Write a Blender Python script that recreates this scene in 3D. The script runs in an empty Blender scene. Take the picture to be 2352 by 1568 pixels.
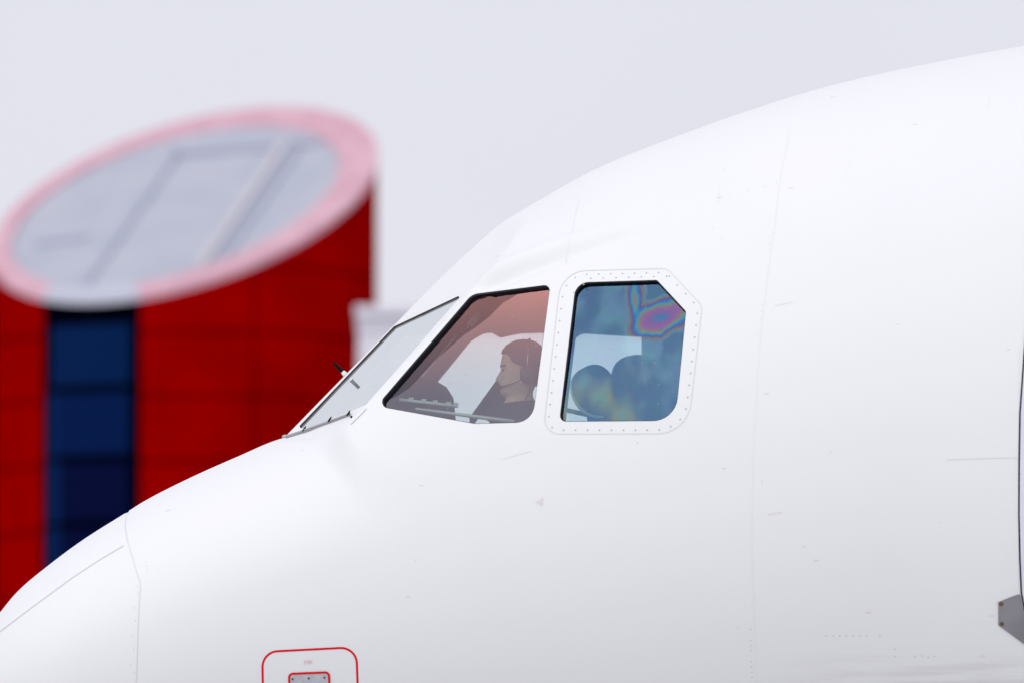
import bpy, bmesh, math, random
import numpy as np
from mathutils import Vector, Matrix
from mathutils.geometry import delaunay_2d_cdt
random.seed(7); np.random.seed(7)
scene = bpy.context.scene
COL = scene.collection

# ------------------------------------------------------------------ camera, sky, sun, exposure
FOCAL = 255.0
ELEV = math.atan2(4.43 - 1.7, 31.88)
CAM = np.array([0.0, -1.9 - 31.88, 1.7])
cam_d = bpy.data.cameras.new('camera'); cam = bpy.data.objects.new('camera', cam_d); COL.objects.link(cam)
cam.location = CAM; cam.rotation_euler = (math.pi/2 + ELEV, 0, 0)
cam_d.lens = FOCAL; cam_d.sensor_width = 36; cam_d.clip_end = 6000; cam_d.clip_start = 0.5
cam_d.dof.use_dof = True; cam_d.dof.focus_distance = 33.35; cam_d.dof.aperture_fstop = 2.3
scene.camera = cam

SUN_EL, SUN_AZ = math.radians(37), math.radians(212)      # soft sun behind the clouds, on the camera's side
world = bpy.data.worlds.new('World'); scene.world = world; world.use_nodes = True
wn = world.node_tree.nodes; wl = world.node_tree.links; wn.clear()
wo = wn.new('ShaderNodeOutputWorld'); wb = wn.new('ShaderNodeBackground'); wl.new(wb.outputs[0], wo.inputs[0])
wb.inputs['Strength'].default_value = 0.1
sky = wn.new('ShaderNodeTexSky'); sky.sky_type = 'NISHITA'; sky.sun_disc = False
sky.sun_elevation = SUN_EL; sky.sun_rotation = SUN_AZ; sky.air_density = 1.0; sky.dust_density = 4.0
tc = wn.new('ShaderNodeTexCoord'); sp = wn.new('ShaderNodeSeparateXYZ'); wl.new(tc.outputs['Generated'], sp.inputs[0])
mr = wn.new('ShaderNodeMapRange'); mr.inputs['From Min'].default_value = 0; mr.inputs['From Max'].default_value = 1
mr.inputs['To Min'].default_value = 0.965; mr.inputs['To Max'].default_value = 1.0      # overcast: brighter towards the zenith
wl.new(sp.outputs['Z'], mr.inputs['Value'])
cn = wn.new('ShaderNodeTexNoise'); cn.inputs['Scale'].default_value = 5.0; cn.inputs['Detail'].default_value = 4
wl.new(tc.outputs['Generated'], cn.inputs['Vector'])
cm = wn.new('ShaderNodeMapRange'); cm.inputs['To Min'].default_value = 0.955; cm.inputs['To Max'].default_value = 1.045
wl.new(cn.outputs['Fac'], cm.inputs['Value'])
mu = wn.new('ShaderNodeMath'); mu.operation = 'MULTIPLY'; wl.new(mr.outputs[0], mu.inputs[0]); wl.new(cm.outputs[0], mu.inputs[1])
cc = wn.new('ShaderNodeVectorMath'); cc.operation = 'SCALE'; cc.inputs[0].default_value = (7.05, 7.08, 7.80)
wl.new(mu.outputs[0], cc.inputs['Scale'])
mx = wn.new('ShaderNodeMix'); mx.data_type = 'RGBA'; mx.inputs[0].default_value = 0.94
wl.new(sky.outputs[0], mx.inputs[6]); wl.new(cc.outputs[0], mx.inputs[7]); wl.new(mx.outputs[2], wb.inputs['Color'])

sun_d = bpy.data.lights.new('sun', 'SUN'); sun = bpy.data.objects.new('sun', sun_d); COL.objects.link(sun)
sun_d.energy = 1.4; sun_d.angle = math.radians(110); sun_d.color = (0.985, 0.985, 1.0)
sdir = Vector((math.sin(SUN_AZ)*math.cos(SUN_EL), math.cos(SUN_AZ)*math.cos(SUN_EL), math.sin(SUN_EL)))
sun.rotation_euler = (-sdir).to_track_quat('-Z', 'Y').to_euler()
sun.location = (0, -20, 30)
scene.view_settings.view_transform = 'Standard'; scene.view_settings.look = 'None'
scene.view_settings.exposure = 0.2; scene.view_settings.gamma = 1.0
scene.render.engine = 'CYCLES'
scene.cycles.max_bounces = 10; scene.cycles.transparent_max_bounces = 24; scene.cycles.use_denoising = True

# ------------------------------------------------------------------ side-elevation drawing -> metres
KPX = 36.0/FOCAL/2352.0
FWD = np.array([0, math.cos(ELEV), math.sin(ELEV)]); UPV = np.array([0, -math.sin(ELEV), math.cos(ELEV)])
def unproj(px, py, y):
    px = np.asarray(px, float); py = np.asarray(py, float); y = np.asarray(y, float)
    tx = (px-1176)*KPX; ty = (784-py)*KPX
    dy = FWD[1]+ty*UPV[1]; dz = FWD[2]+ty*UPV[2]
    t = (y-CAM[1])/dy
    return CAM[0]+t*tx, CAM[2]+t*dz
def P(px, py, y):
    x, z = unproj(px, py, y); return np.array([float(x), float(y), float(z)])
def W(px, y=0.0): return float(unproj(px, 1000, y)[0])

# ------------------------------------------------------------------ smooth interpolation
class Pchip:
    def __init__(s, x, y):
        x = np.array(x, float); y = np.array(y, float); h = np.diff(x); d = np.diff(y)/h
        m = np.zeros_like(y)
        for i in range(1, len(x)-1):
            if d[i-1]*d[i] > 0:
                w1 = 2*h[i]+h[i-1]; w2 = h[i]+2*h[i-1]; m[i] = (w1+w2)/(w1/d[i-1]+w2/d[i])
        m[0] = d[0]; m[-1] = d[-1]; s.x, s.y, s.m, s.h = x, y, m, h
    def __call__(s, v):
        v = np.clip(np.asarray(v, float), s.x[0], s.x[-1]); i = np.clip(np.searchsorted(s.x, v)-1, 0, len(s.x)-2)
        h = s.h[i]; t = (v-s.x[i])/h
        return ((1+2*t)*(1-t)**2*s.y[i]+t*(1-t)**2*h*s.m[i]+t*t*(3-2*t)*s.y[i+1]+t*t*(t-1)*h*s.m[i+1])
class Spl:      # natural cubic spline, for profiles that must curve evenly
    def __init__(s, x, y):
        x = np.array(x, float); y = np.array(y, float); n = len(x); h = np.diff(x)
        A = np.zeros((n, n)); b = np.zeros(n); A[0, 0] = A[-1, -1] = 1
        for i in range(1, n-1):
            A[i, i-1] = h[i-1]; A[i, i] = 2*(h[i-1]+h[i]); A[i, i+1] = h[i]
            b[i] = 6*((y[i+1]-y[i])/h[i]-(y[i]-y[i-1])/h[i-1])
        s.M = np.linalg.solve(A, b); s.x, s.y, s.h = x, y, h
    def __call__(s, v):
        v = np.clip(np.asarray(v, float), s.x[0], s.x[-1]); i = np.clip(np.searchsorted(s.x, v)-1, 0, len(s.x)-2)
        h = s.h[i]; a = s.x[i+1]-v; c = v-s.x[i]
        return (s.M[i]*a**3+s.M[i+1]*c**3)/(6*h)+(s.y[i]/h-s.M[i]*h/6)*a+(s.y[i+1]/h-s.M[i+1]*h/6)*c

# ------------------------------------------------------------------ fuselage nose surface
TIP_PX, TIP_PY = -150, 1650
XT = W(TIP_PX)
def prof(pts, cls=Pchip):     # drawn points (px, py) on the centre plane -> z over sqrt(x - tip)
    xs, zs = unproj([p[0] for p in pts], [p[1] for p in pts], 0.0)
    return cls(np.sqrt(np.maximum(xs-XT, 0)), zs)
def profv(pts, cls=Pchip):
    xs = np.array([W(p[0]) for p in pts]); return cls(np.sqrt(np.maximum(xs-XT, 0)), [p[1] for p in pts])
AFT = [(2155,149.5),(2352,114),(2600,84),(2900,66),(3300,58),(4200,58),(7000,58)]
NOSE = [(TIP_PX,TIP_PY),(-120,1556),(-60,1478),(0,1409),(39,1362),(117,1296),(195,1239),(289,1180),(332,1153),(430,1103),(547,1051),(646.5,1010)]
zA = prof(NOSE+[(700,997),(800,979),(900,966),(1100,944),(1500,860),(7000,800)])
zB = prof(NOSE[:11]+[(610,1020),(650,985),(700,926),(760,866),(830,803),(905,744.5),(983,665),(1034,617),(1083,574),(1145,522),(1202,486.5),(1230,470),(1370,393),(1538,325.5),(1706,265.5),(1846,221),(1986,185)]+AFT)
zC = prof([(TIP_PX,TIP_PY),(-60,1625),(0,1600),(289,1495),(650,1375),(1063,1265),(1500,1185),(2352,1128),(3300,1125),(7000,1125)])
wH = profv([(TIP_PX,0),(-60,.36),(0,.52),(150,.78),(289,.90),(500,1.04),(650,1.13),(830,1.24),(1063,1.40),(1300,1.57),(1600,1.75),(2000,1.89),(2352,1.96),(3000,1.975),(7000,1.975)])
hL = profv([(TIP_PX,0),(-60,.27),(0,.42),(289,.82),(650,1.15),(1063,1.45),(1500,1.70),(2352,1.95),(3200,2.07),(7000,2.07)])
nA = Pchip([W(-150), W(250), W(560), W(800), W(7000)], [2.05, 2.1, 2.15, 2.15, 2.15])
nB = Pchip([W(-150), W(300), W(860), W(1250), W(1700), W(7000)], [2.1, 2.12, 2.22, 2.08, 2.1, 2.1])
# windscreen: one flat pane each side of the centre post
WS0 = P(650, 1007, 0); WS1 = P(903, 747.5, 0); WS2 = P(836, 934, -1.0)
WN = np.cross(WS1-WS0, WS2-WS0); WN /= np.linalg.norm(WN)
if WN[2] < 0: WN = -WN
VALLEY = []; RIDGE = []
def polydist(x, th, poly):
    q = np.stack([x, 1.55*th], -1); best = np.full(x.shape, 1e9); s = np.zeros(x.shape); L = 0
    seg = [np.linalg.norm(poly[i+1]-poly[i]) for i in range(len(poly)-1)]; T = sum(seg)
    for i in range(len(poly)-1):
        a, b = poly[i], poly[i+1]; ab = b-a; t = np.clip(((q-a)@ab)/(ab@ab), 0, 1)
        d = np.linalg.norm(q-(a+t[..., None]*ab), axis=-1); m = d < best
        best = np.where(m, d, best); s = np.where(m, (L+t*seg[i])/T, s); L += seg[i]
    return best, s
def R_raw(x, th):
    u = np.sqrt(np.maximum(x-XT, 1e-9)); zc = zC(u); w = np.maximum(wH(u), 1e-4)
    hA = np.maximum(zA(u)-zc, 1e-4); hB = np.maximum(zB(u)-zc, 1e-4); hl = np.maximum(hL(u), 1e-4)
    c = np.maximum(np.cos(th), 1e-9); s = np.sin(th); sa = np.maximum(np.abs(s), 1e-9)
    n1 = nA(x)
    RA = ((c/w)**n1+(sa/hA)**n1)**(-1/n1)
    n2 = nB(x)
    RB = ((c/w)**n2+(sa/hB)**n2)**(-1/n2)
    RL = ((c/w)**2.05+(sa/hl)**2.05)**(-1/2.05)
    nd = -c*WN[1]+s*WN[2]
    num = (WS0[0]-x)*WN[0]+(WS0[1])*WN[1]+(WS0[2]-zc)*WN[2]
    Rp = np.where(nd > 0.02, num/np.maximum(nd, .02), 50.0)
    Rp = np.where(Rp > 0.03, Rp, 0.03)
    zz = zc+RB*s; sb = np.clip((WS2[2]-.02-zz)/.28, 0, 1); sb = sb*sb*(3-2*sb)
    k = (0.012+.16*sb)*np.clip(s*3, 0.02, 1)
    h = np.clip(0.5+0.5*(Rp-RB)/k, 0, 1); Rc = Rp*(1-h)+RB*h-k*h*(1-h)
    tt = np.interp(x, [W(200), W(560), W(640), W(700), W(836), W(960)], [110, 110, 66, 57, 25, 14]); lat = np.clip((np.radians(tt)-th)/math.radians(16), 0, 1); lat = lat*lat*(3-2*lat)
    k2 = 0.02*np.clip(s*3, 0.02, 1)
    h = np.clip(0.5+0.5*(Rc-RA)/k2, 0, 1); RU = RA*(1-h)+Rc*h+k2*h*(1-h)*np.clip((s-.05)*5, 0, 1)
    bx = np.clip((x-W(540))/(W(1040)-W(540)), 0, 1); bx = bx*bx*(3-2*bx); Rs = RA*(1-bx)+np.maximum(RA, RB)*bx      # smooth cheek below the pane
    RU = RU*(1-lat)+Rs*lat
    return np.where(s >= 0, RU, RL)
def RR(x, th):
    x, th = np.broadcast_arrays(np.asarray(x, float), np.asarray(th, float)); r = R_raw(x, th)
    if VALLEY:
        d, s = polydist(x, th, VALLEY); r = r-0.040*np.exp(-(d/0.042)**2)*np.clip(np.minimum(s*9, (1-s)*1.25), 0, 1)
        d, s = polydist(x, th, RIDGE); r = r+0.030*np.exp(-(d/0.06)**2)*np.clip(np.minimum(s*6, (1-s)*1.3), 0, 1)
    return r
def ZC(x): return zC(np.sqrt(np.maximum(np.asarray(x, float)-XT, 1e-9)))
def S(x, th, off=0.0, side=-1):
    x = np.asarray(x, float); th = np.asarray(th, float); r = RR(x, th)+off
    return np.stack([x+0*th, side*r*np.cos(th), ZC(x)+r*np.sin(th)], -1)
def N(x, th, side=-1):
    e = 2e-3
    a = S(x+e, th, 0, side)-S(x-e, th, 0, side); b = S(x, th+e, 0, side)-S(x, th-e, 0, side)
    n = np.cross(a, b); n /= np.maximum(np.linalg.norm(n, axis=-1, keepdims=True), 1e-12)
    p = S(x, th, 0, side); c = np.stack([x+0*th, 0*x+0*th, ZC(x)+0*th], -1)
    sg = np.sign(((p-c)*n).sum(-1, keepdims=True)); sg[sg == 0] = 1
    return n*sg
def theta_at(x, z):
    lo = np.full(x.shape, -math.pi/2+1e-4); hi = np.full(x.shape, math.pi/2-1e-4); zc = ZC(x)
    for _ in range(46):
        m = (lo+hi)/2; f = RR(x, m)*np.sin(m)-(z-zc); lo = np.where(f < 0, m, lo); hi = np.where(f < 0, hi, m)
    return (lo+hi)/2
def px2s(px, py):
    px = np.asarray(px, float); py = np.asarray(py, float)
    a = np.full(px.shape, -2.3); b = np.full(px.shape, 0.0)          # march the sight line into the skin
    def inside(y):
        x, z = unproj(px, py, y); zc = ZC(x); th = np.arctan2(z-zc, np.abs(y)); return np.hypot(z-zc, y) < RR(x, th)
    ys = np.linspace(-2.3, 0.0, 90); hit = np.zeros(px.shape, bool)
    for i in range(len(ys)-1):
        ins = inside(np.full(px.shape, ys[i+1])) & ~hit
        a = np.where(ins, ys[i], a); b = np.where(ins, ys[i+1], b); hit |= ins
    for _ in range(30):
        m = (a+b)/2; ins = inside(m); b = np.where(ins, m, b); a = np.where(ins, a, m)
    y = np.where(hit, (a+b)/2, -0.01); x, z = unproj(px, py, y)
    return x, np.arctan2(z-ZC(x), np.maximum(-y, 1e-4))
_v = px2s([1078,1150,1240,1330,1420,1520], [670,644,610,580,552,528]); _r = px2s([1088,1155,1245,1335,1450,1520], [654,613,577,546,516,500])
VALLEY = list(np.stack([_v[0], 1.55*_v[1]], -1)); RIDGE = list(np.stack([_r[0], 1.55*_r[1]], -1))

# ------------------------------------------------------------------ mesh helpers
def link(name, me, mat=None, parent=None):
    o = bpy.data.objects.new(name, me); COL.objects.link(o)
    if mat is not None and me is not None and not me.materials: me.materials.append(mat)
    if parent is not None: o.parent = parent
    return o
def mesh(name, v, f, mat=None, parent=None, smooth=False, normals=None):
    me = bpy.data.meshes.new(name); me.from_pydata([tuple(map(float, p)) for p in v], [], [tuple(map(int, q)) for q in f]); me.update()
    if smooth:
        me.polygons.foreach_set('use_smooth', [True]*len(me.polygons))
    if normals is not None:
        me.normals_split_custom_set_from_vertices([tuple(map(float, n)) for n in normals])
    return link(name, me, mat, parent)
def empty(name, loc=(0,0,0)):
    o = bpy.data.objects.new(name, None); COL.objects.link(o); o.location = loc; o.empty_display_size = .2; return o
def tag(o, label=None, cat=None, group=None, kind=None):
    if label: o['label'] = label
    if cat: o['category'] = cat
    if group: o['group'] = group
    if kind: o['kind'] = kind
    return o
class MB:
    def __init__(s): s.v = []; s.f = []
    def add(s, v, f):
        b = len(s.v); s.v += [tuple(map(float, p)) for p in v]; s.f += [tuple(i+b for i in q) for q in f]
    def box(s, c, d, rot=None):
        c = np.array(c, float); q = np.array([[x, y, z] for x in (-.5,.5) for y in (-.5,.5) for z in (-.5,.5)])*np.array(d)
        if rot is not None: q = q@np.array(rot).T
        s.add(q+c, [(0,1,3,2),(4,6,7,5),(0,4,5,1),(2,3,7,6),(0,2,6,4),(1,5,7,3)])
    def tube(s, pts, r, n=10, cap=True):
        pts = [np.array(p, float) for p in pts]; m = len(pts); rs = r if hasattr(r, '__len__') else [r]*m; ring = []
        for i, p in enumerate(pts):
            t = pts[min(i+1, m-1)]-pts[max(i-1, 0)]; t /= np.linalg.norm(t)
            a = np.cross(t, (0, 1, 0.01)) if abs(t[1]) < .9 else np.cross(t, (1, 0, 0)); a /= np.linalg.norm(a); b = np.cross(t, a)
            ring += [p+rs[i]*(math.cos(k*2*math.pi/n)*a+math.sin(k*2*math.pi/n)*b) for k in range(n)]
        f = [(i*n+k, i*n+(k+1)%n, (i+1)*n+(k+1)%n, (i+1)*n+k) for i in range(m-1) for k in range(n)]
        if cap: f += [tuple(range(n))[::-1], tuple((m-1)*n+k for k in range(n))]
        s.add(ring, f)
    def ellipsoid(s, c, r, rot=None, nu=20, nv=14, e=1.0):
        v = []; 
        for j in range(nv+1):
            a = -math.pi/2+math.pi*j/nv
            for i in range(nu):
                b = 2*math.pi*i/nu
                sg = lambda t: math.copysign(abs(t)**e, t)
                v.append([sg(math.cos(a))*sg(math.cos(b)), sg(math.cos(a))*sg(math.sin(b)), sg(math.sin(a))])
        v = np.array(v)*np.array(r)
        if rot is not None: v = v@np.array(rot).T
        s.add(v+np.array(c), [(j*nu+i, j*nu+(i+1)%nu, (j+1)*nu+(i+1)%nu, (j+1)*nu+i) for j in range(nv) for i in range(nu)])
    def build(s, name, mat, parent=None, smooth=False, bevel=0):
        o = mesh(name, s.v, s.f, mat, parent, smooth)
        bm = bmesh.new(); bm.from_mesh(o.data); bmesh.ops.remove_doubles(bm, verts=bm.verts, dist=1e-6); bmesh.ops.recalc_face_normals(bm, faces=bm.faces); bm.to_mesh(o.data); bm.free()
        if bevel:
            m = o.modifiers.new('bevel', 'BEVEL'); m.width = bevel; m.segments = 3; m.limit_method = 'ANGLE'; m.harden_normals = False
        return o
def rounded(corners, seg=8):                 # [(x, y, r)] closed -> outline points
    out = []; n = len(corners)
    for i in range(n):
        p = np.array(corners[i][:2], float); a = np.array(corners[i-1][:2], float); b = np.array(corners[(i+1)%n][:2], float); r = corners[i][2]
        u = (a-p)/np.linalg.norm(a-p); v = (b-p)/np.linalg.norm(b-p); ang = math.acos(max(-1, min(1, float(u@v))))
        t = min(r/math.tan(ang/2), .48*np.linalg.norm(a-p), .48*np.linalg.norm(b-p)); r = t*math.tan(ang/2)
        c = p+(u+v)/np.linalg.norm(u+v)*r/math.sin(ang/2); s = p+u*t-c; e = p+v*t-c
        a0 = math.atan2(s[1], s[0]); da = (math.atan2(e[1], e[0])-a0+math.pi) % (2*math.pi)-math.pi
        out += [c+r*np.array([math.cos(a0+da*k/seg), math.sin(a0+da*k/seg)]) for k in range(seg+1)]
    return np.array(out)
def resample(poly, step, closed=True):
    q = np.array(poly, float); 
    if closed: q = np.vstack([q, q[:1]])
    d = np.r_[0, np.cumsum(np.linalg.norm(np.diff(q, axis=0), axis=1))]; n = max(2, int(round(d[-1]/step)))
    t = np.linspace(0, d[-1], n+1); r = np.stack([np.interp(t, d, q[:, 0]), np.interp(t, d, q[:, 1])], -1)
    return r[:-1] if closed else r
def densify(poly, step):                     # keeps every corner
    out = []
    for i in range(len(poly)):
        a, b = poly[i], poly[(i+1)%len(poly)]; n = max(1, int(np.linalg.norm(b-a)/step)); out += [a+(b-a)*k/n for k in range(n)]
    return np.array(out)
def inpoly(pts, poly):
    x, y = pts[:, 0], pts[:, 1]; r = np.zeros(len(pts), bool); n = len(poly)
    for i in range(n):
        x1, y1 = poly[i]; x2, y2 = poly[(i+1)%n]
        if y1 == y2: continue
        r ^= ((y1 > y) != (y2 > y)) & (x < (x2-x1)*(y-y1)/(y2-y1)+x1)
    return r
def offset(poly, d):                         # outward for positive d
    q = np.array(poly); a = np.roll(q, 1, 0); b = np.roll(q, -1, 0); t = b-a; t /= np.linalg.norm(t, axis=1, keepdims=True)
    n = np.stack([t[:, 1], -t[:, 0]], -1)
    area = .5*np.sum(q[:, 0]*np.roll(q[:, 1], -1)-np.roll(q[:, 0], -1)*q[:, 1])
    return q+n*d*(1 if area > 0 else -1)
def cdt(points, edges):
    v, e, f, ov, oe, of = delaunay_2d_cdt([Vector((float(p[0]), float(p[1]))) for p in points], edges, [], 0, 1e-6)
    return np.array([[p.x, p.y] for p in v]), [tuple(t) for t in f]
TS = 1.6
def fill_s(outline_s, step=.03):             # outline in (x, theta) -> triangles inside
    o = np.array(outline_s)*np.array([1, TS]); lo = o.min(0); hi = o.max(0)
    g = np.stack(np.meshgrid(np.arange(lo[0], hi[0], step), np.arange(lo[1], hi[1], step)), -1).reshape(-1, 2)+1e-5
    g = g[inpoly(g, o)] if len(g) else g
    pts = np.vstack([o, g]); n = len(o)
    v, f = cdt(pts, [(i, (i+1)%n) for i in range(n)])
    c = np.array([(v[t[0]]+v[t[1]]+v[t[2]])/3 for t in f]); k = inpoly(c, o); f = [t for t, b in zip(f, k) if b]
    return v/np.array([1, TS]), f
def to_s(pxpoly):
    x, t = px2s(pxpoly[:, 0], pxpoly[:, 1]); return np.stack([x, t], -1)
def flip_fix(f, v, nrm):
    out = []
    v = np.asarray(v)
    for t in f:
        n = np.cross(v[t[1]]-v[t[0]], v[t[2]]-v[t[0]]); out.append(t if n@nrm[t[0]] > 0 else tuple(reversed(t)))
    return out
def patch(name, pxpoly, off, mat, parent, step=.03, sp=None, side=-1, uv=False, depth=0, shift=None):
    s = to_s(pxpoly) if sp is None else sp
    v2, f = fill_s(s, step); p = S(v2[:, 0], v2[:, 1], 0, side); n = N(v2[:, 0], v2[:, 1], side); p = p+n*off
    if shift is not None: p = p+shift
    f = flip_fix(f, p, n)
    if depth:
        m = len(s); k = len(p); rim = p[:m]-n[:m]*depth; p = np.vstack([p, rim]); n = np.vstack([n, n[:m]])
        f = list(f)+[(i, (i+1)%m, k+(i+1)%m, k+i) for i in range(m)]
        o = mesh(name, p, f, mat, parent)
    else:
        o = mesh(name, p, f, mat, parent, True, n)
    if uv:
        l = o.data.uv_layers.new(name='UVMap'); lo = s.min(0); hi = s.max(0)
        for lp in o.data.loops:
            q = v2[lp.vertex_index]; l.data[lp.index].uv = ((q[0]-lo[0])/(hi[0]-lo[0]), (q[1]-lo[1])/(hi[1]-lo[1]))
    return o
def ribbon(name, path, wid, off, mat, parent, closed=False, step=12, mirror=False):
    q = densify(np.array(path, float), step) if closed else resample(path, step, False)
    if closed: a = np.roll(q, 1, 0); b = np.roll(q, -1, 0)
    else: a = np.vstack([q[:1], q[:-1]]); b = np.vstack([q[1:], q[-1:]])
    t = b-a; t /= np.maximum(np.linalg.norm(t, axis=1, keepdims=True), 1e-9); n = np.stack([t[:, 1], -t[:, 0]], -1)
    wid = np.asarray(wid, float).reshape(-1, 1) if hasattr(wid, '__len__') else wid
    L = to_s(q+n*wid/2); Rr = to_s(q-n*wid/2); k = len(q)
    x = np.r_[L[:, 0], Rr[:, 0]]; th = np.r_[L[:, 1], Rr[:, 1]]; nn = N(x, th); p = S(x, th)+nn*off
    m = k if closed else k-1
    f = [(i, (i+1)%k, k+(i+1)%k, k+i) for i in range(m)]
    return mesh(name, p, flip_fix(f, p, nn), mat, parent, True, nn)

# ------------------------------------------------------------------ materials
def mat(name, col, rough=.5, spec=.5, metal=0, coat=0):
    m = bpy.data.materials.new(name); m.use_nodes = True; b = m.node_tree.nodes['Principled BSDF']
    b.inputs['Base Color'].default_value = (*col, 1); b.inputs['Roughness'].default_value = rough
    b.inputs['Specular IOR Level'].default_value = spec; b.inputs['Metallic'].default_value = metal
    b.inputs['Coat Weight'].default_value = coat; b.inputs['Coat Roughness'].default_value = .12
    return m
def noisy(m, col, col2, scale, detail=4, lo=.4, hi=.65, stretch=(1,1,1), bump=0):
    nt = m.node_tree; n = nt.nodes; b = n['Principled BSDF']
    t = n.new('ShaderNodeTexCoord'); mp = n.new('ShaderNodeMapping'); mp.inputs['Scale'].default_value = stretch
    nz = n.new('ShaderNodeTexNoise'); nz.inputs['Scale'].default_value = scale; nz.inputs['Detail'].default_value = detail
    r = n.new('ShaderNodeMapRange'); r.inputs['From Min'].default_value = lo; r.inputs['From Max'].default_value = hi
    x = n.new('ShaderNodeMix'); x.data_type = 'RGBA'; x.inputs[6].default_value = (*col, 1); x.inputs[7].default_value = (*col2, 1)
    L = nt.links; L.new(t.outputs['Object'], mp.inputs[0]); L.new(mp.outputs[0], nz.inputs['Vector']); L.new(nz.outputs['Fac'], r.inputs['Value'])
    L.new(r.outputs[0], x.inputs[0]); L.new(x.outputs[2], b.inputs['Base Color'])
    if bump:
        bp = n.new('ShaderNodeBump'); bp.inputs['Strength'].default_value = bump; bp.inputs['Distance'].default_value = .01
        L.new(nz.outputs['Fac'], bp.inputs['Height']); L.new(bp.outputs[0], b.inputs['Normal'])
    return m
class G:                                     # tiny node-graph writer
    def __init__(s, nt): s.n = nt.nodes; s.l = nt.links
    def put(s, sock, v):
        if isinstance(v, (int, float)): sock.default_value = v
        elif isinstance(v, tuple): sock.default_value = v if len(v) == len(sock.default_value) else (*v, 1)
        else: s.l.new(v, sock)
    def m(s, op, a, b=0.0, c=0.0):
        k = s.n.new('ShaderNodeMath'); k.operation = op; s.put(k.inputs[0], a); s.put(k.inputs[1], b); s.put(k.inputs[2], c); return k.outputs[0]
    def rng(s, v, a, b, c=0.0, d=1.0, smooth=True):
        k = s.n.new('ShaderNodeMapRange'); k.interpolation_type = 'SMOOTHSTEP' if smooth else 'LINEAR'; s.put(k.inputs['Value'], v)
        k.inputs['From Min'].default_value = a; k.inputs['From Max'].default_value = b; k.inputs['To Min'].default_value = c; k.inputs['To Max'].default_value = d; return k.outputs[0]
    def mix(s, f, a, b):
        k = s.n.new('ShaderNodeMix'); k.data_type = 'RGBA'; s.put(k.inputs[0], f); s.put(k.inputs[6], a); s.put(k.inputs[7], b); return k.outputs[2]
    def noise(s, vec, scale, detail=3):
        k = s.n.new('ShaderNodeTexNoise'); s.put(k.inputs['Vector'], vec); k.inputs['Scale'].default_value = scale; k.inputs['Detail'].default_value = detail; return k
    def node(s, t): return s.n.new(t)

def white_paint():
    m = mat('white_aircraft_paint', (.77,.77,.775), .48, .22, 0, 0); g = G(m.node_tree); b = g.n['Principled BSDF']
    tcn = g.node('ShaderNodeTexCoord'); ob = tcn.outputs['Object']; sp = g.node('ShaderNodeSeparateXYZ'); g.l.new(ob, sp.inputs[0])
    z = sp.outputs['Z']; x = sp.outputs['X']
    # streaky road film low on the cabin side
    mp = g.node('ShaderNodeMapping'); mp.inputs['Scale'].default_value = (.9, .9, 13); g.l.new(ob, mp.inputs[0])
    n1 = g.noise(mp.outputs[0], 2.0, 5).outputs['Fac']
    low = g.m('MULTIPLY', g.rng(z, 3.12, 2.95), g.rng(x, .9, 1.9)); film = g.m('MULTIPLY', g.m('MULTIPLY', g.rng(n1, .40, .68), low), .32)
    n2 = g.noise(ob, 1.3, 4).outputs['Fac']; broad = g.m('MULTIPLY', g.rng(n2, .45, .75), .10)
    # bug and rain specks, elongated aft
    mp2 = g.node('ShaderNodeMapping'); mp2.inputs['Scale'].default_value = (3.4, 1, 11.5); mp2.inputs['Rotation'].default_value = (0, math.radians(16), 0); g.l.new(ob, mp2.inputs[0])
    vo = g.node('ShaderNodeTexVoronoi'); vo.inputs['Scale'].default_value = 1.75; vo.inputs['Randomness'].default_value = 1; g.l.new(mp2.outputs[0], vo.inputs['Vector'])
    sc = g.node('ShaderNodeSeparateColor'); g.l.new(vo.outputs['Color'], sc.inputs[0])
    pick = g.rng(sc.outputs[0], .72, .84); rad = g.m('MULTIPLY', sc.outputs[1], .085)
    spot = g.m('MULTIPLY', g.m('LESS_THAN', vo.outputs['Distance'], g.m('ADD', rad, .018)), pick); spot = g.m('MULTIPLY', spot, .22)
    c = g.mix(broad, (.77,.77,.775), (.68,.68,.68)); c = g.mix(film, c, (.44,.43,.42)); c = g.mix(spot, c, (.36,.25,.20))
    g.l.new(c, b.inputs['Base Color'])
    # slightly wavy skin
    n3 = g.noise(ob, 2.2, 2).outputs['Fac']; bp = g.node('ShaderNodeBump'); bp.inputs['Strength'].default_value = .25; bp.inputs['Distance'].default_value = .02
    g.l.new(n3, bp.inputs['Height']); g.l.new(bp.outputs[0], b.inputs['Coat Normal'])
    r = g.rng(n1, .3, .7, .42, .55); g.l.new(r, b.inputs['Roughness'])
    return m
M = {}
M['white'] = white_paint()
M['seam'] = mat('panel_gap_grey', (.65,.65,.65), .6, .3)
M['seam_faint'] = mat('panel_gap_faint', (.735,.735,.735), .5, .3)
M['seam_dark'] = mat('panel_gap_dark', (.30,.30,.31), .6, .3)
M['strip'] = mat('lightning_strip_grey', (.66,.66,.655), .5, .4)
M['rivet'] = mat('rivet_metal_grey', (.47,.47,.47), .5, .5)
M['black_seal'] = mat('black_rubber_seal', (.012,.012,.016), .5, .4)
M['reveal'] = mat('dark_window_reveal', (.020,.020,.034), .55, .4)
M['lining'] = noisy(mat('cockpit_lining_grey', (.13,.13,.15), .7, .3), (.12,.12,.14), (.16,.16,.18), 3)
M['coaming'] = mat('glareshield_black', (.02,.02,.024), .7, .3)
M['trim'] = mat('cockpit_trim_pale', (.36,.36,.36), .45, .5)
M['lamp_pale'] = mat('lamp_housing_pale', (.8,.8,.78), .5, .4)
M['red_line'] = mat('red_marking_paint', (.68,.002,.006), .5, .2)
M['pink_text'] = mat('faded_red_lettering', (.72,.36,.40), .5, .4)
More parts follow.
